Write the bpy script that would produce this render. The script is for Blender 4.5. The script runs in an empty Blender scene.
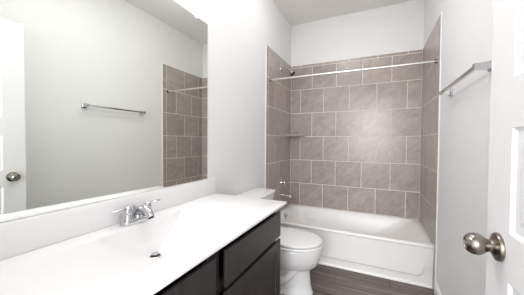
import bpy, bmesh, math, random
from mathutils import Vector, Matrix
random.seed(7)
sc = bpy.context.scene
COL = sc.collection

# ---------------------------------------------------------------- camera
CX, CY, CZ = 1.0653, 0.0, 1.2165
yaw, pitch, roll, FPX = .4402, -.0226, .0066, 241.2745
fw = Vector((-math.sin(yaw), math.cos(yaw), 0)); rt = Vector((math.cos(yaw), math.sin(yaw), 0)); up = Vector((0, 0, 1))
f2 = fw*math.cos(pitch) + up*math.sin(pitch); u2 = up*math.cos(pitch) - fw*math.sin(pitch)
r3 = rt*math.cos(roll) + u2*math.sin(roll); u3 = u2*math.cos(roll) - rt*math.sin(roll)
cam = bpy.data.cameras.new('camera'); camo = bpy.data.objects.new('camera', cam); COL.objects.link(camo)
cam.sensor_width = 36; cam.lens = FPX/524*36; cam.clip_start = .01
M = Matrix(((r3.x, u3.x, -f2.x, CX), (r3.y, u3.y, -f2.y, CY), (r3.z, u3.z, -f2.z, CZ), (0, 0, 0, 1)))
camo.matrix_world = M
sc.camera = camo

# ---------------------------------------------------------------- world, lights, exposure
w = bpy.data.worlds.new('world'); sc.world = w; w.use_nodes = True
w.node_tree.nodes['Background'].inputs[0].default_value = (.985, .99, 1, 1)
w.node_tree.nodes['Background'].inputs[1].default_value = 2.1

def area(name, loc, target, sx, sy, power, col=(1, 1, 1), spread=180):
    l = bpy.data.lights.new(name, 'AREA'); l.shape = 'RECTANGLE'; l.size = sx; l.size_y = sy
    l.energy = power; l.color = col; l.spread = math.radians(spread)
    o = bpy.data.objects.new(name, l); COL.objects.link(o); o.location = loc
    d = Vector(target) - Vector(loc); o.rotation_euler = d.to_track_quat('-Z', 'Y').to_euler()
    return o
# the vanity lamp over the mirror (above the frame), then three added fill lamps
area('vanity_light', (.13, .70, 2.30), (.95, 1.0, 1.0),   .62, .14, 6.0, (1, .985, .97))
area('hall_fill', (.95, -2.4, 1.75), (.85, 2.2, 1.0), 1.6, 1.5, 105, (.985, .99, 1))  # added soft fill behind the camera, standing in for a flash
area('ceiling_fill', (.70, 1.15, 2.785), (.70, 1.151, 0), .55, .55, 7.5, (1, .99, .98))  # added area fill, unseen, evens the light along the room
pl = bpy.data.lights.new('point_fill', 'POINT'); pl.energy = 6; pl.shadow_soft_size = .08; pl.color = (1, .99, .98)  # added point fill, unseen, brightens the ceiling and upper walls
plo = bpy.data.objects.new('point_fill', pl); COL.objects.link(plo); plo.location = (.60, 2.0, 2.60)
sc.view_settings.view_transform = 'Standard'; sc.view_settings.look = 'None'
sc.view_settings.gamma = 1; sc.view_settings.use_curve_mapping = False
sc.view_settings.exposure = .17

# ---------------------------------------------------------------- materials
def mat(name, col, rough=.5, metal=0, spec=.5, coat=0):
    m = bpy.data.materials.new(name); m.use_nodes = True
    b = m.node_tree.nodes['Principled BSDF']
    b.inputs['Base Color'].default_value = (*col, 1); b.inputs['Roughness'].default_value = rough
    b.inputs['Metallic'].default_value = metal; b.inputs['Specular IOR Level'].default_value = spec
    b.inputs['Coat Weight'].default_value = coat
    return m
def N(m, t, **kw):
    n = m.node_tree.nodes.new(t)
    for k, v in kw.items():
        if k in n.inputs: n.inputs[k].default_value = v
        else: setattr(n, k, v)
    return n
def L(m, a, b): m.node_tree.links.new(a, b)
def bsdf(m): return m.node_tree.nodes['Principled BSDF']
def coords(m, scale=(1, 1, 1), rot=(0, 0, 0)):
    tc = N(m, 'ShaderNodeTexCoord'); mp = N(m, 'ShaderNodeMapping')
    mp.inputs['Scale'].default_value = scale; mp.inputs['Rotation'].default_value = rot
    L(m, tc.outputs['Object'], mp.inputs['Vector']); return mp.outputs['Vector']
def ramp(m, fac, stops):
    r = N(m, 'ShaderNodeValToRGB'); e = r.color_ramp.elements
    while len(e) < len(stops): e.new(.5)
    for i, (p, c) in enumerate(stops): e[i].position = p; e[i].color = (*c, 1)
    L(m, fac, r.inputs['Fac']); return r.outputs['Color']
def bump(m, h, strength, dist):
    b = N(m, 'ShaderNodeBump'); b.inputs['Strength'].default_value = strength; b.inputs['Distance'].default_value = dist
    L(m, h, b.inputs['Height']); L(m, b.outputs['Normal'], bsdf(m).inputs['Normal'])

def paint(name, col):
    m = mat(name, col, .55, spec=.3)
    v = coords(m); n = N(m, 'ShaderNodeTexNoise', Scale=75.0, Detail=3.0); L(m, v, n.inputs['Vector'])
    bump(m, n.outputs['Fac'], .35, .004); return m
WALL = paint('wall_paint', (.82, .818, .818))
CEIL = paint('ceiling_paint', (.86, .845, .825))
TRIM = mat('white_trim_paint', (.86, .855, .85), .35)
DOORM = mat('door_paint', (.77, .77, .775), .45)

def tile_material():
    m = mat('taupe_stone_tile', (.4, .33, .3), .28)
    g = N(m, 'ShaderNodeNewGeometry')
    off = N(m, 'ShaderNodeCombineXYZ'); mul = N(m, 'ShaderNodeMath', operation='MULTIPLY'); mul.inputs[1].default_value = 37.
    L(m, g.outputs['Random Per Island'], mul.inputs[0])
    for i in range(3): L(m, mul.outputs[0], off.inputs[i])
    v = coords(m, (1, 1, 1), (0, math.radians(38), math.radians(20)))
    add = N(m, 'ShaderNodeVectorMath', operation='ADD'); L(m, v, add.inputs[0]); L(m, off.outputs[0], add.inputs[1])
    st = N(m, 'ShaderNodeVectorMath', operation='MULTIPLY'); st.inputs[1].default_value = (4, 4, 9); L(m, add.outputs[0], st.inputs[0])
    n1 = N(m, 'ShaderNodeTexNoise', Scale=1.6, Detail=6.0, Roughness=.6, Distortion=1.2); L(m, st.outputs[0], n1.inputs['Vector'])
    n2 = N(m, 'ShaderNodeTexNoise', Scale=60.0, Detail=4.0); L(m, add.outputs[0], n2.inputs['Vector'])
    c = ramp(m, n1.outputs['Fac'], [(.25, (.325, .265, .240)), (.5, (.395, .336, .311)), (.75, (.468, .410, .383))])
    mx = N(m, 'ShaderNodeMix', data_type='RGBA', blend_type='OVERLAY'); mx.inputs[0].default_value = .18
    L(m, c, mx.inputs[6]); L(m, n2.outputs['Fac'], mx.inputs[7])
    hs = N(m, 'ShaderNodeHueSaturation'); mr = N(m, 'ShaderNodeMapRange')
    mr.inputs['To Min'].default_value = .92; mr.inputs['To Max'].default_value = 1.08
    L(m, g.outputs['Random Per Island'], mr.inputs['Value']); L(m, mr.outputs[0], hs.inputs['Value'])
    L(m, mx.outputs[2], hs.inputs['Color']); L(m, hs.outputs[0], bsdf(m).inputs['Base Color'])
    bump(m, n2.outputs['Fac'], .06, .002)
    return m
TILE = tile_material()
GROUT = mat('pale_grout', (.80, .76, .73), .8)
EDGE = mat('white_tile_edging', (.85, .83, .82), .4)

def floor_material():
    m = mat('grey_brown_plank', (.12, .1, .09), .42)
    v = coords(m)
    br = N(m, 'ShaderNodeTexBrick', Scale=1.0); br.offset = .37
    br.inputs['Brick Width'].default_value = 1.2; br.inputs['Row Height'].default_value = .152; br.inputs['Mortar Size'].default_value = .0022
    br.inputs['Color1'].default_value = (.15, .15, .15, 1); br.inputs['Color2'].default_value = (.85, .85, .85, 1); br.inputs['Mortar'].default_value = (0, 0, 0, 1)
    L(m, v, br.inputs['Vector'])
    st = N(m, 'ShaderNodeVectorMath', operation='MULTIPLY'); st.inputs[1].default_value = (2.2, 34, 1); L(m, v, st.inputs[0])
    n = N(m, 'ShaderNodeTexNoise', Scale=1.0, Detail=7.0, Roughness=.65, Distortion=.6); L(m, st.outputs[0], n.inputs['Vector'])
    c = ramp(m, n.outputs['Fac'], [(.3, (.072, .054, .049)), (.5, (.128, .100, .091)), (.7, (.215, .178, .165))])
    mx = N(m, 'ShaderNodeMix', data_type='RGBA', blend_type='OVERLAY'); mx.inputs[0].default_value = .28
    L(m, c, mx.inputs[6]); L(m, br.outputs['Color'], mx.inputs[7])
    mm = N(m, 'ShaderNodeMix', data_type='RGBA'); L(m, br.outputs['Fac'], mm.inputs[0]); L(m, mx.outputs[2], mm.inputs[6])
    mm.inputs[7].default_value = (.03, .024, .022, 1)
    L(m, mm.outputs[2], bsdf(m).inputs['Base Color']); bump(m, n.outputs['Fac'], .1, .002)
    return m
FLOOR = floor_material()

MIRROR = mat('mirror_silver', (.885, .905, .875), 0, 1)
CHROME = mat('polished_chrome', (.60, .60, .62), .07, 1)
NICKEL = mat('satin_nickel', (.27, .238, .21), .27, 1)
DARKM = mat('dark_gap', (.012, .012, .012), .5)
MARBLE = mat('white_cultured_marble', (.83, .824, .828), .3)
CERAMIC = mat('white_vitreous_china', (.83, .83, .825), .1, coat=.4)
SEATP = mat('white_seat_plastic', (.84, .84, .838), .3)
ENAMEL = mat('white_tub_enamel', (.86, .853, .843), .33)
RODM = mat('brushed_rod_steel', (.74, .725, .71), .35, 1)
SHELF = mat('taupe_corner_stone', (.42, .36, .33), .35)
def cabinet_material():
    m = mat('espresso_cabinet_wood', (.03, .027, .025), .42)
    v = coords(m, (30, 30, 2.0)); n = N(m, 'ShaderNodeTexNoise', Scale=2.0, Detail=5.0, Distortion=.4); L(m, v, n.inputs['Vector'])
    L(m, ramp(m, n.outputs['Fac'], [(.3, (.026, .0225, .0205)), (.7, (.040, .0355, .033))]), bsdf(m).inputs['Base Color'])
    bump(m, n.outputs['Fac'], .08, .001); return m
CAB = cabinet_material()
CABIN = mat('shadowed_cabinet_interior', (.02, .018, .017), .6)

# ---------------------------------------------------------------- mesh helpers
def link(name, bm, m, parent=None, smooth=None):
    bmesh.ops.recalc_face_normals(bm, faces=bm.faces[:])
    me = bpy.data.meshes.new(name); bm.to_mesh(me); bm.free()
    o = bpy.data.objects.new(name, me); COL.objects.link(o); me.materials.append(m)
    if parent: o.parent = parent
    if smooth is not None:
        for p in me.polygons: p.use_smooth = True
        me.set_sharp_from_angle(angle=math.radians(smooth))
    return o
def thing(name, label, cat, loc=(0, 0, 0), group=None):
    o = bpy.data.objects.new(name, None); COL.objects.link(o); o.location = loc; o.empty_display_size = .05
    o['label'] = label; o['category'] = cat
    if group: o['group'] = group
    return o
def structure(o): o['kind'] = 'structure'; return o
def rel(bm, root): bmesh.ops.translate(bm, vec=-Vector(root.location), verts=bm.verts[:]); return bm
def part(name, bm, m, root, smooth=None, base=None):
    """bm is in world coordinates; root sits at an unrotated place"""
    rel(bm, base or root)
    return link(name, bm, m, root, smooth)
def box(bm, x0, x1, y0, y1, z0, z1, bev=0, seg=2):
    vs = [bm.verts.new((x, y, z)) for x in (x0, x1) for y in (y0, y1) for z in (z0, z1)]
    fs = [(0, 1, 3, 2), (4, 6, 7, 5), (0, 4, 5, 1), (2, 3, 7, 6), (0, 2, 6, 4), (1, 5, 7, 3)]
    F = [bm.faces.new([vs[i] for i in f]) for f in fs]
    if bev:
        es = {e for f in F for e in f.edges}
        bmesh.ops.bevel(bm, geom=list(es), offset=bev, segments=seg, profile=.5, affect='EDGES')
    return bm
def bx(*a, **k): return box(bmesh.new(), *a, **k)
def loft(bm, rings, cap0=True, cap1=True, closed=True):
    R = [[bm.verts.new(p) for p in r] for r in rings]; n = len(R[0])
    for a, b in zip(R, R[1:]):
        for i in range(n if closed else n-1):
            j = (i+1) % n; bm.faces.new((a[i], a[j], b[j], b[i]))
    if cap0: bm.faces.new(R[0][::-1])
    if cap1: bm.faces.new(R[-1])
    return bm
def lathe(bm, prof, origin, axis=(0, 0, 1), n=28):
    """prof: (radius, height) pairs along axis"""
    q = Vector((0, 0, 1)).rotation_difference(Vector(axis).normalized()).to_matrix(); o = Vector(origin)
    rings = [[o + q @ Vector((r*math.cos(2*math.pi*i/n), r*math.sin(2*math.pi*i/n), h)) for i in range(n)] for r, h in prof]
    return loft(bm, rings)
def spline(pts, k=6):
    P = [Vector(p) for p in pts]; P = [P[0]*2-P[1]] + P + [P[-1]*2-P[-2]]; out = []
    for i in range(1, len(P)-2):
        for s in range(k):
            t = s/k; a, b, c, d = P[i-1:i+3]
            out.append(.5*((2*b) + (c-a)*t + (2*a-5*b+4*c-d)*t*t + (3*b-a-3*c+d)*t**3))
    out.append(P[-2]); return out
def tube(bm, pts, rad, n=14, k=6, flat=1.0, upv=(0, 0, 1)):
    """swept rounded section; rad number or list per control point; flat squashes the section along upv"""
    C = spline(pts, k) if k > 1 else [Vector(p) for p in pts]
    if not isinstance(rad, (list, tuple)): rad = [rad]*len(pts)
    def rr(i):
        t = i/(len(C)-1)*(len(rad)-1); a = min(int(t), len(rad)-2); return rad[a]+(rad[a+1]-rad[a])*(t-a)
    rings = []
    for i, p in enumerate(C):
        d = (C[min(i+1, len(C)-1)] - C[max(i-1, 0)]).normalized(); u = Vector(upv); u = (u - d*u.dot(d))
        if u.length < 1e-3: u = Vector((1, 0, 0)) - d*d.x
        u.normalize(); s = d.cross(u); r = rr(i)
        rings.append([p + s*(r*math.cos(2*math.pi*j/n)) + u*(r*flat*math.sin(2*math.pi*j/n)) for j in range(n)])
    return loft(bm, rings)
def smoothstep(a, b, x):
    t = max(0, min(1, (x-a)/(b-a))); return t*t*(3-2*t)

# ================================================================= the room
W = 1.524; YB = 3.174; ZC = 2.80; YF = .05      # inner faces: x 0..W, back YB, ceiling, front wall
TB = YB - .008                                   # tile face
TY = 2.352                                       # front end of the tiled side panels
TOP = 2.25
floor = structure(link('floor', bx(-.12, W+.12, -1.2, YB+.12, -.1, 0), FLOOR))
ceil = structure(link('ceiling', bx(-.12, W+.12, -.07, YB+.12, ZC, ZC+.1), CEIL))
wl = structure(link('wall_left', bx(-.12, 0, -.07, YB+.12, 0, ZC), WALL))
wr = structure(link('wall_right', bx(W, W+.12, -.07, YB+.12, 0, ZC), WALL))
wb = structure(link('wall_back', bx(0, W, YB, YB+.12, 0, ZC), WALL))
DX0, DX1, DH = .555, 1.375, 2.105
b = bx(0, DX0, -.07, YF, 0, ZC); box(b, DX1, W, -.07, YF, 0, ZC); box(b, DX0, DX1, -.07, YF, DH, ZC)
wf = structure(link('wall_front', b, WALL))

# ---- tiling: running bond, 12 inch rows, one mesh of bevelled tiles + grout bed + white edge per wall
ROWS = [.3655, .668, .981, 1.294, 1.607, 1.920, 2.216]
G = .0032
def one_tile(bm, place, a0, a1, z0, z1):
    a0 += G; a1 -= G; z0 += G; z1 -= G
    c = .0018; t = .008
    if a1-a0 < .004: return
    rings = []
    for ins, d in ((0, .0005), (0, t-c), (c, t)):
        rings.append([place(a0+ins, d, z0+ins), place(a1-ins, d, z0+ins), place(a1-ins, d, z1-ins), place(a0+ins, d, z1-ins)])
    loft(bm, rings)
def field(bm, place, a0, a1, joints_odd, joints_even, top=None):
    for i in range(6):
        js = joints_odd if i % 2 else joints_even
        xs = [a0] + [j for j in js if a0 < j < a1] + [a1]
        for p, q in zip(xs, xs[1:]): one_tile(bm, place, p, q, ROWS[i], top if top and i == 5 else ROWS[i+1])
# rows counted from the tub: i = 1, 3, 5 carry the joints .298 ..., i = 0, 2, 4 the joints .142 ...
odd = [.298, .604, .910, 1.222]; even = [.142, .449, .760, 1.070, 1.380]
bm = bmesh.new(); pb = lambda a, d, z: Vector((a, YB-d, z))
field(bm, pb, .008, W-.008, odd, even)
xs = [.008] + even + [W-.008]
for p, q in zip(xs, xs[1:]): one_tile(bm, pb, p, q, ROWS[-1], TOP)
link('tile_panel', bm, TILE, wb)
link('grout', bx(.008, W-.008, YB-.0062, YB, .33, TOP-.001), GROUT, wb)
so = [2.440, 2.753, 3.066]; se = [2.440, 2.590, 2.905]
for wall, place in ((wl, lambda a, d, z: Vector((d, a, z))), (wr, lambda a, d, z: Vector((W-d, a, z)))):
    bm = bmesh.new()
    field(bm, place, 2.412, YB-.008, so[1:], se[1:], TOP)
    zz = [.003] + ROWS[:-1] + [TOP]
    for p, q in zip(zz, zz[1:]): one_tile(bm, place, TY, 2.412, p, q)      # bullnose strip down the front
    link('tile_panel', bm, TILE, wall)
    s = (0, .0062) if wall is wl else (W-.0062, W)
    g = bx(s[0], s[1], 2.412, YB-.008, .33, TOP-.001); box(g, s[0], s[1], TY+.001, 2.412, .002, TOP-.001)
    link('grout', g, GROUT, wall)
    s = (0, .0088) if wall is wl else (W-.0088, W)
    link('tile_edging', bx(s[0], s[1], TY-.016, TY, 0, TOP+.006, bev=.003), EDGE, wall)

# ---- baseboards and door casing
def baseboard(name, x0, x1, y0, y1, face):
    b = bmesh.new(); h = .095
    prof = [(0, 0), (.014, 0), (.014, h-.028), (.011, h-.018), (.009, h-.006), (.005, h), (0, h)]
    if face == '-x': rings = [[Vector((x1-d, y, z)) for d, z in prof] for y in (y0, y1)]
    else: rings = [[Vector((x0+d, y, z)) for d, z in prof] for y in (y0, y1)]
    loft(b, rings); structure(link(name, b, TRIM))
baseboard('baseboard_right', W-.014, W, YF+.002, TY-.0165, '-x')
baseboard('baseboard_left', 0, .014, 1.437, TY-.0165, '+x')
b = bx(DX0-.0, DX0+.018, -.07, YF, 0, DH-.018); box(b, DX1-.012, DX1, -.07, YF, 0, DH-.018); box(b, DX0, DX1, -.07, YF, DH-.018, DH)
structure(link('trim_1', b, TRIM))

# ---- open door, standing along the right wall: five level panels
DFX = 1.357; DY0, DY1 = .088, .894; DZ0, DZ1 = .012, 2.085; T = .035
door = bpy.data.objects.new('door_1', None); COL.objects.link(door); door.location = (DFX, DY0, 0); structure(door)
PZ = [(.245, .515), (.62, .885), (1.0, 1.255), (1.374, 1.62), (1.725, 1.985)]; PY = (DY0+.125, DY1-.125)
def door_face(bm, x, s):
    """face at x, panels sunk by s along +x with a sloping moulding"""
    ys = [DY0, PY[0], PY[1], DY1]; zs = [DZ0] + [z for p in PZ for z in p] + [DZ1]
    P = lambda y, z, d=0: bm.verts.new((x+s*d, y, z))
    for i in range(3):
        for j in range(len(zs)-1):
            y0, y1, z0, z1 = ys[i], ys[i+1], zs[j], zs[j+1]
            if i == 1 and j % 2 == 1:
                prof = [(0, 0), (.003, .002), (.009, .0065), (.030, .0065), (.042, .003)]
                R = [[P(y0+a, z0+a, d), P(y1-a, z0+a, d), P(y1-a, z1-a, d), P(y0+a, z1-a, d)] for a, d in prof]
                for A, B in zip(R, R[1:]):
                    for k in range(4): bm.faces.new((A[k], A[(k+1) % 4], B[(k+1) % 4], B[k]))
                bm.faces.new(R[-1])
            else: bm.faces.new((P(y0, z0), P(y1, z0), P(y1, z1), P(y0, z1)))
bm = bmesh.new(); door_face(bm, DFX, 1); door_face(bm, DFX+T, -1)
for (ya, yb2, za, zb) in ((DY0, DY0, DZ0, DZ1), (DY1, DY1, DZ0, DZ1)):
    bm.faces.new([bm.verts.new(p) for p in ((DFX, ya, za), (DFX+T, ya, za), (DFX+T, ya, zb), (DFX, ya, zb))])
for z in (DZ0, DZ1):
    bm.faces.new([bm.verts.new(p) for p in ((DFX, DY0, z), (DFX+T, DY0, z), (DFX+T, DY1, z), (DFX, DY1, z))])
bmesh.ops.remove_doubles(bm, verts=bm.verts[:], dist=.0005)
part('door_leaf', bm, DOORM, door)
KY, KZ = .818, .950
def knob(side, x):
    ax = (side, 0, 0)
    k = part('door_handle', lathe(bmesh.new(), [(.001, .018), (.0160, .018), (.0162, .024), (.0195, .029), (.0250, .036), (.0280, .044), (.0282, .050), (.0262, .058), (.0215, .0655), (.0170, .0695), (.0140, .0695), (.0128, .067), (.001, .067)], (x, KY, KZ), ax), NICKEL, door, 40)
    k['label'] = 'egg shaped satin nickel door knob'
    kk = lathe(bmesh.new(), [(.001, 0), (.0355, 0), (.036, .004), (.0335, .0085), (.026, .011), (.019, .014), (.0165, .018), (.001, .019)], (x, KY, KZ), ax)
    rel(kk, door); link('rosette', kk, NICKEL, k, 40)
    cc = lathe(bmesh.new(), [(.001, .0665), (.0078, .0665), (.0073, .0695), (.001, .070)], (x, KY, KZ), ax)
    rel(cc, door); link('privacy_lock_button', cc, NICKEL, k, 40)
knob(-1, DFX)
part('latch_plate', bx(DFX+.006, DFX+T-.006, DY1, DY1+.0015, KZ-.028, KZ+.028), NICKEL, door)
for z in (.25, 1.05, 1.86):
    part('hinge', lathe(bmesh.new(), [(.001, 0), (.0065, 0), (.0065, .09), (.001, .092)], (DFX-.004, DY0-.007, z), n=12), NICKEL, door, 40)

# ================================================================= vanity
VX = .500; VY0, VY1 = .065, 1.412; VH = .829
van = thing('vanity_cabinet', 'dark espresso bathroom vanity cabinet under the white sink top', 'cabinet', (0, (VY0+VY1)/2, 0))
b = bx(.004, VX, VY1-.018, VY1, .0, VH); box(b, .004, VX, VY0, VY0+.018, 0, VH)         # end panels
box(b, .004, .014, VY0+.018, VY1-.018, .1, VH); box(b, .014, VX-.018, VY0+.018, VY1-.018, .1, .116)
box(b, VX-.09, VX-.075, VY0+.018, VY1-.018, 0, .1)                                       # recessed toe board
part('body', b, CAB, van)
b = bmesh.new(); ST = [(VY0, VY0+.035), (.718, .800), (VY1-.035, VY1)]
for y0, y1 in ST: box(b, VX-.018, VX, y0, y1, .1, VH)
for z0, z1 in ((.1, .135), (.60, .645)):
    for (a, c) in ((ST[0][1], ST[1][0]), (ST[1][1], ST[2][0])): box(b, VX-.0178, VX-.0002, a, c, z0, z1)
for y0, y1 in ((.10, .72), (.81, 1.385)):
    box(b, VX, VX+.0245, y0+.02, y1-.02, .655, .735); box(b, VX, VX+.0245, y0+.02, y1-.02, .145, .597)
part('face_frame', b, CAB, van)
F0, F1 = VX+.0245, VX+.0385
secs = [(.085, .728), (.795, 1.398)]
part('false_drawer_front', bx(F0, F1, secs[0][0], secs[0][1], .636, .787, bev=.0025), CAB, van)
part('drawer', bx(F0, F1, secs[1][0], secs[1][1], .636, .787, bev=.0025), CAB, van)
def shaker(y0, y1, z0, z1):
    b = bmesh.new(); s = .058
    prof = [(0, F0), (0, F1-.002), (.002, F1), (s-.006, F1), (s, F1-.005), (s+.002, F1-.011), (s+.003, F1-.011)]
    rings = [[Vector((x, y0+a, z0+a)), Vector((x, y1-a, z0+a)), Vector((x, y1-a, z1-a)), Vector((x, y0+a, z1-a))] for a, x in prof]
    return loft(b, rings)
for y0, y1 in secs:
    m = (y0+y1)/2
    if y0 < .5:
        part('door', shaker(y0, m-.0015, .125, .616), CAB, van); part('door', shaker(m+.0015, y1, .125, .616), CAB, van)
    else: part('door', shaker(y0, y1, .125, .616), CAB, van)

# ---- one-piece white top with moulded basin and backsplash
CT = .844; CXF = .567; CY0, CY1 = YF+.004, 1.431
vt = thing('countertop', 'glossy white vanity top with moulded rectangular sink, on the dark cabinet', 'countertop', (0, (CY0+CY1)/2, VH))
SX0, SX1, SY0, SY1 = .112, .474, .540, 1.008; DRX, DRY, DRZ = .186, .760, .705
def rrect(x0, x1, y0, y1, r, z, n=8):
    out = []
    for cx_, cy_, a0 in ((x1-r, y1-r, 0), (x0+r, y1-r, 90), (x0+r, y0+r, 180), (x1-r, y0+r, 270)):
        for i in range(n+1):
            a = math.radians(a0+90*i/n); out.append(Vector((cx_+r*math.cos(a), cy_+r*math.sin(a), z)))
    return out
def per(x0, x1, y0, y1, z, n=8):
    """rectangle sampled with the same count and corner order as rrect"""
    out = []
    cs = [(x1, y1), (x0, y1), (x0, y0), (x1, y0)]
    mids = [((x1, (y0+y1)/2), ((x0+x1)/2, y1)), (((x0+x1)/2, y1), (x0, (y0+y1)/2)), ((x0, (y0+y1)/2), ((x0+x1)/2, y0)), (((x0+x1)/2, y0), (x1, (y0+y1)/2))]
    for c, (p, q) in zip(cs, mids):
        for i in range(n+1):
            t = i/n
            if t < .5: s = t*2; s = .3+.7*s; out.append(Vector((p[0]+(c[0]-p[0])*s, p[1]+(c[1]-p[1])*s, z)))
            else: s = (t-.5)*2*.7; out.append(Vector((c[0]+(q[0]-c[0])*s, c[1]+(q[1]-c[1])*s, z)))
    return out
e = .004
rings = [rrect(SX0-.012, SX1+.010, SY0-.012, SY1+.012, .02, VH+.0008), per(.003+.0, CXF-.02, CY0, CY1-.02, VH+.0005), per(.003, CXF-.002, CY0, CY1-.002, VH+.001), per(.003, CXF, CY0, CY1, VH+.003), per(.003, CXF, CY0, CY1, CT-e), per(.003, CXF-.0012, CY0, CY1-.0012, CT-.0012), per(.003, CXF-e, CY0, CY1-e, CT)]
bowl = []
for t, z, r in ((0, CT, .012), (.008, CT-.0010, .012), (.02, CT-.0045, .014), (.045, CT-.013, .018), (.16, CT-.043, .022), (.35, CT-.080, .026), (.55, CT-.106, .03), (.75, CT-.1265, .03), (.93, CT-.1385, .02)):
    x0 = SX0+(DRX-.012-SX0)*t; x1 = SX1+(DRX+.012-SX1)*t; y0 = SY0+(DRY-.012-SY0)*t; y1 = SY1+(DRY+.012-SY1)*t
    bowl.append(rrect(x0, x1, y0, y1, min(r, (x1-x0)/2-.0005), z))
bm = loft(bmesh.new(), rings + bowl, cap0=False)
part('sink_slab', bm, MARBLE, vt, 40)
b = bx(.003, .0225, CY0, CY1, CT+.0003, .957, bev=.003)
part('backsplash', b, MARBLE, vt, 40)
dr = part('sink_drain', lathe(bmesh.new(), [(.001, 0), (.0255, 0), (.0255, .0025), (.0238, .0036), (.0205, .0030), (.0195, .0012), (.001, .0012)], (DRX, DRY, DRZ+.001)), CHROME, vt, 40)
st = lathe(bmesh.new(), [(.001, -.001), (.0192, -.001), (.0192, .0022), (.001, .0022)], (DRX, DRY, DRZ+.001)); rel(st, vt); link('drain_shade_disc', st, DARKM, dr, 40)  # black disc paints the shade inside the drain hole
st = lathe(bmesh.new(), [(.004, .002), (.004, .009), (.0155, .0095), (.0165, .0115), (.0145, .0140), (.001, .0155)], (DRX, DRY, DRZ+.001)); rel(st, vt); link('stopper', st, CHROME, dr, 40)

# ---- faucet
FX, FY = .066, .766
fa = thing('sink_faucet', 'chrome two handle faucet on the back ledge of the white sink', 'faucet', (FX, FY, CT))
b = bmesh.new()
def stad(hy, r, z, n=10):
    out = []
    for i in range(n+1): a = math.pi*i/n; out.append(Vector((FX+r*math.cos(a), FY+hy+r*math.sin(a), z)))
    for i in range(n+1): a = math.pi+math.pi*i/n; out.append(Vector((FX+r*math.cos(a), FY-hy+r*math.sin(a), z)))
    return out
loft(b, [stad(.055, .0285, CT+.0004), stad(.055, .0285, CT+.012), stad(.055, .0265, CT+.017), stad(.055, .022, CT+.0195)])
part('base', b, CHROME, fa, 35)
for s in (-1, 1):
    hy = FY+s*.0515
    h = part('handle', lathe(bmesh.new(), [(.001, .0195), (.0255, .0195), (.0248, .026), (.0215, .036), (.0185, .044), (.0192, .048), (.0188, .058), (.0165, .068), (.0115, .0765), (.005, .080), (.001, .0805)], (FX, hy, CT)), CHROME, fa, 40)
    lv = tube(bmesh.new(), [(FX, hy, CT+.071), (FX+.002, hy+s*.02, CT+.075), (FX+.004, hy+s*.045, CT+.073), (FX+.004, hy+s*.074, CT+.074)], [.0085, .0065, .0085, .0105, .004], flat=.55)
    rel(lv, fa); link('lever', lv, CHROME, h, 50)
b = lathe(bmesh.new(), [(.001, .0195), (.021, .0195), (.0195, .030), (.0175, .042), (.0165, .050), (.012, .056), (.001, .057)], (FX, FY, CT))
tube(b, [(FX-.004, FY, CT+.036), (FX+.02, FY, CT+.060), (FX+.05, FY, CT+.061), (FX+.075, FY, CT+.046), (FX+.088, FY, CT+.030)], [.020, .0195, .0185, .017, .015], n=18)
sp = part('spout', b, CHROME, fa, 50)
st = lathe(bmesh.new(), [(.001, 0), (.0125, 0), (.0125, .006), (.001, .006)], (FX+.0885, FY, CT+.0250), (-.35, 0, 1)); rel(st, fa); link('aerator', st, DARKM, sp, 40)
b = lathe(bmesh.new(), [(.001, .015), (.003, .015), (.003, .060), (.0055, .063), (.006, .069), (.004, .073), (.001, .074)], (FX-.024, FY, CT), n=14)
part('lift_rod', b, CHROME, fa, 40)

# ---- mirror
MY0, MY1, MZ0, MZ1 = .10, 1.358, .9585, 2.024
mi = thing('wall_mirror', 'large frameless mirror on the left wall above the white backsplash', 'mirror', (0, (MY0+MY1)/2, MZ0))
def mx(y, z):                                                   # foot bowed back slightly, shaped to reflect more counter as a white band
    k = .019*(1-smoothstep(.35, 1.15, y)); t = max(0, 1-(z-MZ0)/.055)
    return .0058 - k*.055*(t-.42*t*t)*t if t > 0 else .0058
bm = bmesh.new(); ysm = [MY0+(MY1-MY0)*i/40 for i in range(41)]; zsm = [MZ0+.002*i for i in range(31)] + [MZ0+.12, MZ0+.4, MZ0+.8, MZ1]
g = [[bm.verts.new((mx(y, z), y, z)) for z in zsm] for y in ysm]; h = [[bm.verts.new((.0012, y, z)) for z in zsm] for y in ysm]
for i in range(40):
    for j in range(len(zsm)-1):
        bm.faces.new((g[i][j], g[i+1][j], g[i+1][j+1], g[i][j+1])); bm.faces.new((h[i][j], h[i][j+1], h[i+1][j+1], h[i+1][j]))
def rim(m): return [r[0] for r in m] + m[-1][1:] + [r[-1] for r in m[-2::-1]] + m[0][-2:0:-1]
A, B = rim(g), rim(h)
for i in range(len(A)): j = (i+1) % len(A); bm.faces.new((A[i], A[j], B[j], B[i]))
part('mirror_glass', bm, MIRROR, mi, 20)
for y in (.30, 1.236):
    b = bx(.0062, .0095, y-.014, y+.014, MZ1-.013, MZ1+.010, bev=.0015); box(b, .0003, .0062, y-.012, y+.012, MZ1+.0012, MZ1+.0098)
    c = part('mirror_clip', b, TRIM, mi)
    c['label'] = 'small white mirror clip'

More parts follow.
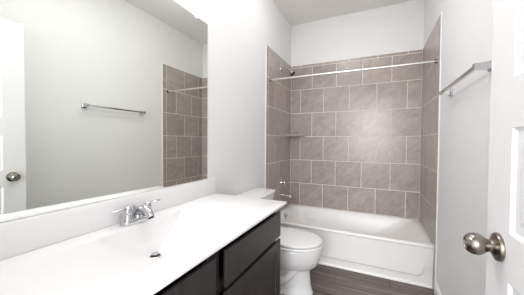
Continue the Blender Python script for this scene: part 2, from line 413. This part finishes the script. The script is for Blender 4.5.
# ================================================================= bathtub
TX0, TX1, TF, ZR = .0085, W-.0085, 2.398, .3655
tub = thing('bathtub', 'white alcove bathtub between the three tiled walls', 'bathtub', ((TX0+TX1)/2, (TF+TB)/2, 0))
YE = TB-.0005
def srect(x0, x1, y0, y1, z, r, n=8): return rrect(x0, x1, y0, y1, r, z, n)
rings = [per(TX0+.0, TX1, TF+.03, YE, ZR-.05), per(TX0, TX1, TF+.002, YE, ZR-.03), per(TX0, TX1, TF, YE, ZR-.010), per(TX0, TX1, TF+.003, YE, ZR-.003), per(TX0+.004, TX1-.004, TF+.010, YE-.004, ZR)]
ix0, ix1, iy0, iy1 = TX0+.060, TX1-.055, TF+.062, YE-.028
for a, z, r in ((-.020, ZR+.0003, .10), (-.010, ZR-.0015, .10), (0, ZR-.0065, .10), (.010, ZR-.017, .10), (.018, ZR-.035, .11), (.030, ZR-.08, .12), (.044, ZR-.14, .13), (.062, ZR-.20, .14), (.085, ZR-.245, .14), (.12, ZR-.275, .13), (.165, ZR-.290, .11), (.20, ZR-.293, .09)):
    k = max(0, (ZR-z))/.293
    rings.append(srect(ix0+a, ix1-a-.30*k, iy0+a*.9, iy1-a*.9, z, max(.03, r)))
bm = loft(bmesh.new(), rings, cap0=False)
part('basin', bm, ENAMEL, tub, 60)
# apron: height field with a raised cushion panel, sunk toe strip and bright toe lip
bm = bmesh.new(); NX, NZ = 150, 64; grid = []
PX0, PX1, PZ0, PZ1, PR = .085, 1.448, .080, .60, .055
def apron_y(x, z):
    cxp, czp = (PX0+PX1)/2, (PZ0+PZ1)/2; hx, hz = (PX1-PX0)/2-PR, (PZ1-PZ0)/2-PR
    dx, dz = abs(x-cxp)-hx, abs(z-czp)-hz
    d = math.hypot(max(dx, 0), max(dz, 0)) + min(max(dx, dz), 0) - PR
    rise = .013*(1-smoothstep(-.007, .0015, d)*(1-smoothstep(.105, .21, z)))
    return TF + .0225 - rise - .006*smoothstep(.2, ZR-.02, z) - .012*(1-smoothstep(.010, .017, z))
zsamp = [0, .008, .010, .012, .0145, .017, .022] + [.03+.005*i for i in range(8)] + [.070+.001*i for i in range(14)] + [.086+(ZR-.028-.086)*i/28 for i in range(29)]
xsamp = [TX0+.0005+(1.35-TX0)*i/70 for i in range(70)] + [1.35+(TX1-.0005-1.35)*i/60 for i in range(61)]
grid = [[bm.verts.new((x, apron_y(x, z), z)) for z in zsamp] for x in xsamp]
for i in range(len(grid)-1):
    for j in range(len(zsamp)-1): bm.faces.new((grid[i][j], grid[i+1][j], grid[i+1][j+1], grid[i][j+1]))
ring = [g[0] for g in grid] + [grid[-1][j] for j in range(1, len(zsamp))] + [g[-1] for g in grid[-2::-1]] + [grid[0][j] for j in range(len(zsamp)-2, 0, -1)]
back = [bm.verts.new((v.co.x, TF+.040, v.co.z)) for v in ring]
for i in range(len(ring)): j = (i+1) % len(ring); bm.faces.new((ring[i], ring[j], back[j], back[i]))
part('apron', bm, ENAMEL, tub, 60)
ov = part('overflow_plate', lathe(bmesh.new(), [(.001, 0), (.036, 0), (.036, .005), (.032, .009), (.012, .011), (.001, .0115)], (ix0+.021, 2.745, .318), (1, 0, .18)), CHROME, tub, 40)
st = tube(bmesh.new(), [(ix0+.030, 2.745, .305), (ix0+.042, 2.745, .322), (ix0+.048, 2.745, .338)], [.006, .0055, .007], n=10); rel(st, tub); link('trip_lever', st, CHROME, ov, 40)
part('tub_drain', lathe(bmesh.new(), [(.001, 0), (.034, 0), (.033, .004), (.024, .004), (.022, .001), (.001, .001)], (ix0+.25, 2.785, ZR-.2925)), CHROME, tub, 40)

# ---- fittings of the shower
LY = 2.795
tv = thing('tub_faucet_control', 'round chrome shower valve with lever on the left tiled wall', 'faucet', (.008, LY, .715))
part('escutcheon', lathe(bmesh.new(), [(.001, .0004), (.066, .0004), (.066, .004), (.058, .010), (.030, .014), (.001, .014)], (.008, LY, .715), (1, 0, 0)), CHROME, tv, 40)
part('knob', lathe(bmesh.new(), [(.001, .012), (.021, .012), (.020, .030), (.024, .036), (.024, .055), (.020, .060), (.001, .061)], (.008, LY, .715), (1, 0, 0)), CHROME, tv, 40)
part('lever', tube(bmesh.new(), [(.058, LY, .715), (.062, LY-.03, .695), (.066, LY-.062, .672)], [.008, .0075, .009], n=12), CHROME, tv, 40)
ts = thing('tub_spout', 'chrome tub spout below the round valve on the left tiled wall', 'spout', (.008, LY, .555))
part('spout', tube(bmesh.new(), [(.0085, LY, .560), (.05, LY, .560), (.10, LY, .558), (.135, LY, .552), (.148, LY, .540)], [.030, .027, .025, .024, .019], n=18), CHROME, ts, 50)
part('diverter_knob', lathe(bmesh.new(), [(.001, 0), (.004, 0), (.004, .012), (.008, .014), (.008, .022), (.001, .023)], (.122, LY, .574), n=14), CHROME, ts, 40)
sh = thing('wall_shower', 'chrome shower head on a bent arm above the curtain rod, left wall', 'shower head', (.008, 2.77, 2.10))
part('flange', lathe(bmesh.new(), [(.001, .0004), (.030, .0004), (.028, .006), (.012, .012), (.001, .012)], (.008, 2.77, 2.10), (1, 0, 0)), CHROME, sh, 40)
part('arm', tube(bmesh.new(), [(.012, 2.77, 2.10), (.05, 2.77, 2.112), (.09, 2.77, 2.102), (.122, 2.77, 2.072)], .0115, n=14), CHROME, sh, 40)
d = Vector((.62, 0, -.78))
part('spray_head', lathe(bmesh.new(), [(.001, 0), (.015, 0), (.017, .012), (.019, .018), (.036, .046), (.043, .054), (.043, .063), (.039, .066), (.001, .065)], (.116, 2.77, 2.080), d), CHROME, sh, 40)
part('nozzle_face', lathe(bmesh.new(), [(.001, .0645), (.035, .0645), (.034, .0685), (.001, .0695)], (.116, 2.77, 2.080), d), DARKM, sh, 40)
rd = thing('shower_curtain_rod', 'slim pale metal shower curtain rod running across the tiled alcove', 'rod', (W/2, 2.43, 1.893))
part('tube', lathe(bmesh.new(), [(.001, 0), (.0095, 0), (.0095, W-.0188), (.001, W-.0188)], (.0094, 2.43, 1.893), (1, 0, 0), 20), RODM, rd, 40)
for x, a in ((.0081, 1), (W-.0081, -1)):
    part('flange', lathe(bmesh.new(), [(.001, 0), (.019, 0), (.019, .004), (.016, .010), (.014, .022), (.001, .022)], (x, 2.43, 1.893), (a, 0, 0)), NICKEL, rd, 40)
# corner shelf: quarter-round slab in the back left corner
bm = bmesh.new(); S = .205; zt = 1.320; th = .024; X0, Y0 = .0083, TB-.0003; q = []
for a, z in ((.004, zt-th), (0, zt-th+.004), (0, zt-.004), (.004, zt)):
    ring = [Vector((X0, Y0, z))]
    for i in range(13):
        t = i/12; l = S-a; px_ = l*t; py_ = l*(1-t); bulge = .018*math.sin(math.pi*t)
        ring.append(Vector((X0+px_+bulge, Y0-py_-bulge, z)))
    q.append(ring)
loft(bm, q)
cs = link('corner_shelf', bm, SHELF); cs['label'] = 'small taupe stone shelf in the back left corner of the tiled alcove'; cs['category'] = 'shelf'

# ================================================================= toilet
TCY = 1.905
to = thing('toilet', 'white two piece toilet with closed lid between dark vanity and bathtub', 'toilet', (.40, TCY, 0))
def egg(xb, xf, hw, z, n=44, pw=2.3, mid=.46):
    """outline: rounder front, squarer back; widest at mid"""
    xm = xb+(xf-xb)*mid; out = []
    for i in range(n):
        a = 2*math.pi*i/n; c, s = math.cos(a), math.sin(a)
        e_ = 2.0 if c > 0 else pw+.5
        x = xm + (xf-xm if c > 0 else xm-xb)*math.copysign(abs(c)**(2/e_), c)
        y = TCY + hw*math.copysign(abs(s)**(2/e_), s)
        out.append(Vector((x, y, z)))
    return out
rings = [egg(.13, .628, .112, .0), egg(.13, .628, .112, .012), egg(.135, .618, .104, .03), egg(.14, .608, .097, .08), egg(.14, .603, .094, .14), egg(.14, .602, .095, .185), egg(.135, .606, .102, .196), egg(.125, .632, .130, .212), egg(.115, .660, .156, .240), egg(.11, .680, .173, .285), egg(.105, .690, .183, .335), egg(.10, .692, .185, .365), egg(.10, .690, .184, .379), egg(.105, .682, .176, .386), egg(.20, .655, .150, .386), egg(.215, .640, .138, .376), egg(.22, .61, .118, .32), egg(.26, .53, .08, .25), egg(.30, .46, .05, .215)]
bm = loft(bmesh.new(), rings)
for s in (-1, 1):                                               # the trapway shows as an S-shaped swelling on both sides
    tube(bm, [(.50, TCY+s*.055, .20), (.42, TCY+s*.083, .12), (.34, TCY+s*.088, .10), (.28, TCY+s*.088, .16), (.22, TCY+s*.085, .20), (.17, TCY+s*.080, .12), (.16, TCY+s*.075, .02)], [.03, .042, .046, .046, .045, .042, .040], n=16)
bowl_o = part('bowl', bm, CERAMIC, to, 60)
def slab(rs): return loft(bmesh.new(), rs)
ring_ = [egg(.28, .63, .135, .3960), egg(.236, .690, .182, .3960), egg(.232, .703, .194, .3985), egg(.232, .703, .194, .4055), egg(.236, .699, .190, .4080), egg(.28, .635, .138, .4080), egg(.28, .63, .135, .3960)]
b = loft(bmesh.new(), ring_, cap0=False, cap1=False)
for x, y in ((.33, -.163), (.33, .163), (.62, -.100), (.62, .100)): box(b, x-.012, x+.012, TCY+y-.006, TCY+y+.006, .3850, .3970)
part('seat', b, SEATP, to, 50)
b = slab([egg(.240, .680, .172, .4185), egg(.230, .690, .182, .4180), egg(.222, .696, .188, .4205), egg(.222, .697, .189, .430), egg(.226, .694, .187, .4355), egg(.24, .670, .167, .439), egg(.28, .60, .120, .4405)])
for x, y in ((.34, -.160), (.34, .160), (.62, -.100), (.62, .100)): box(b, x-.010, x+.010, TCY+y-.006, TCY+y+.006, .4075, .4190)
part('lid', b, SEATP, to, 50)
for s in (-1, 1): part('seat_hinge', bx(.2055, .2225, TCY+s*.07-.018, TCY+s*.07+.018, .3865, .424, bev=.004), SEATP, to, 50)
# tank
def tk(x0, x1, hw, r, z): return rrect(x0, x1, TCY-hw, TCY+hw, r, z, 6)
bm = loft(bmesh.new(), [tk(.035, .175, .175, .03, .3865), tk(.022, .195, .195, .035, .43), tk(.018, .203, .205, .035, .55), tk(.016, .207, .210, .035, .735)])
part('tank', bm, CERAMIC, to, 50)
def lidring(g, z):
    n = rrect(.012-g*.2, .214+g, TCY-.217-g, TCY+.217+g, .035, z, 6)
    for v in n:
        if v.x > .15: v.x += .014*(1-((v.y-TCY)/.22)**2)
    return n
bm = loft(bmesh.new(), [lidring(-.006, .7355), lidring(.002, .741), lidring(.003, .757), lidring(.0, .765), lidring(-.010, .770), lidring(-.03, .7715)])
part('tank_lid', bm, CERAMIC, to, 50)
lv = part('flush_lever', lathe(bmesh.new(), [(.001, 0), (.012, 0), (.011, .008), (.001, .009)], (.2085, TCY-.14, .685), (1, 0, 0), 16), CHROME, to, 40)
st = tube(bmesh.new(), [(.219, TCY-.145, .685), (.223, TCY-.11, .681), (.224, TCY-.075, .674)], [.005, .0055, .0065], n=10); rel(st, to); link('lever_arm', st, CHROME, lv, 40)
for s in (-1, 1):
    part('bolt_cap', lathe(bmesh.new(), [(.001, 0), (.012, 0), (.011, .010), (.006, .015), (.001, .016)], (.40, TCY+s*.118, .008), n=14), CERAMIC, to, 40)

# ================================================================= towel bar on the right wall
BX, BZ = 1.467, 1.560
tb = thing('towel_bar', 'square chrome towel bar on the right wall beside the open white door', 'towel bar', (W, 1.71, BZ))
part('bar', bx(BX-.008, BX+.008, 1.405, 2.012, BZ-.009, BZ+.009, bev=.0018), CHROME, tb, 40)
for y in (1.392, 2.025):
    b = bmesh.new()
    loft(b, [[Vector((x, y+a*h, BZ+c*h)) for a, c in ((-1, -1), (1, -1), (1, 1), (-1, 1))] for x, h in ((W-.0003, .024), (W-.008, .024), (W-.011, .0195), (W-.016, .0155), (BX+.006, .0132), (BX-.010, .0132))])
    part('post', b, CHROME, tb, 30)
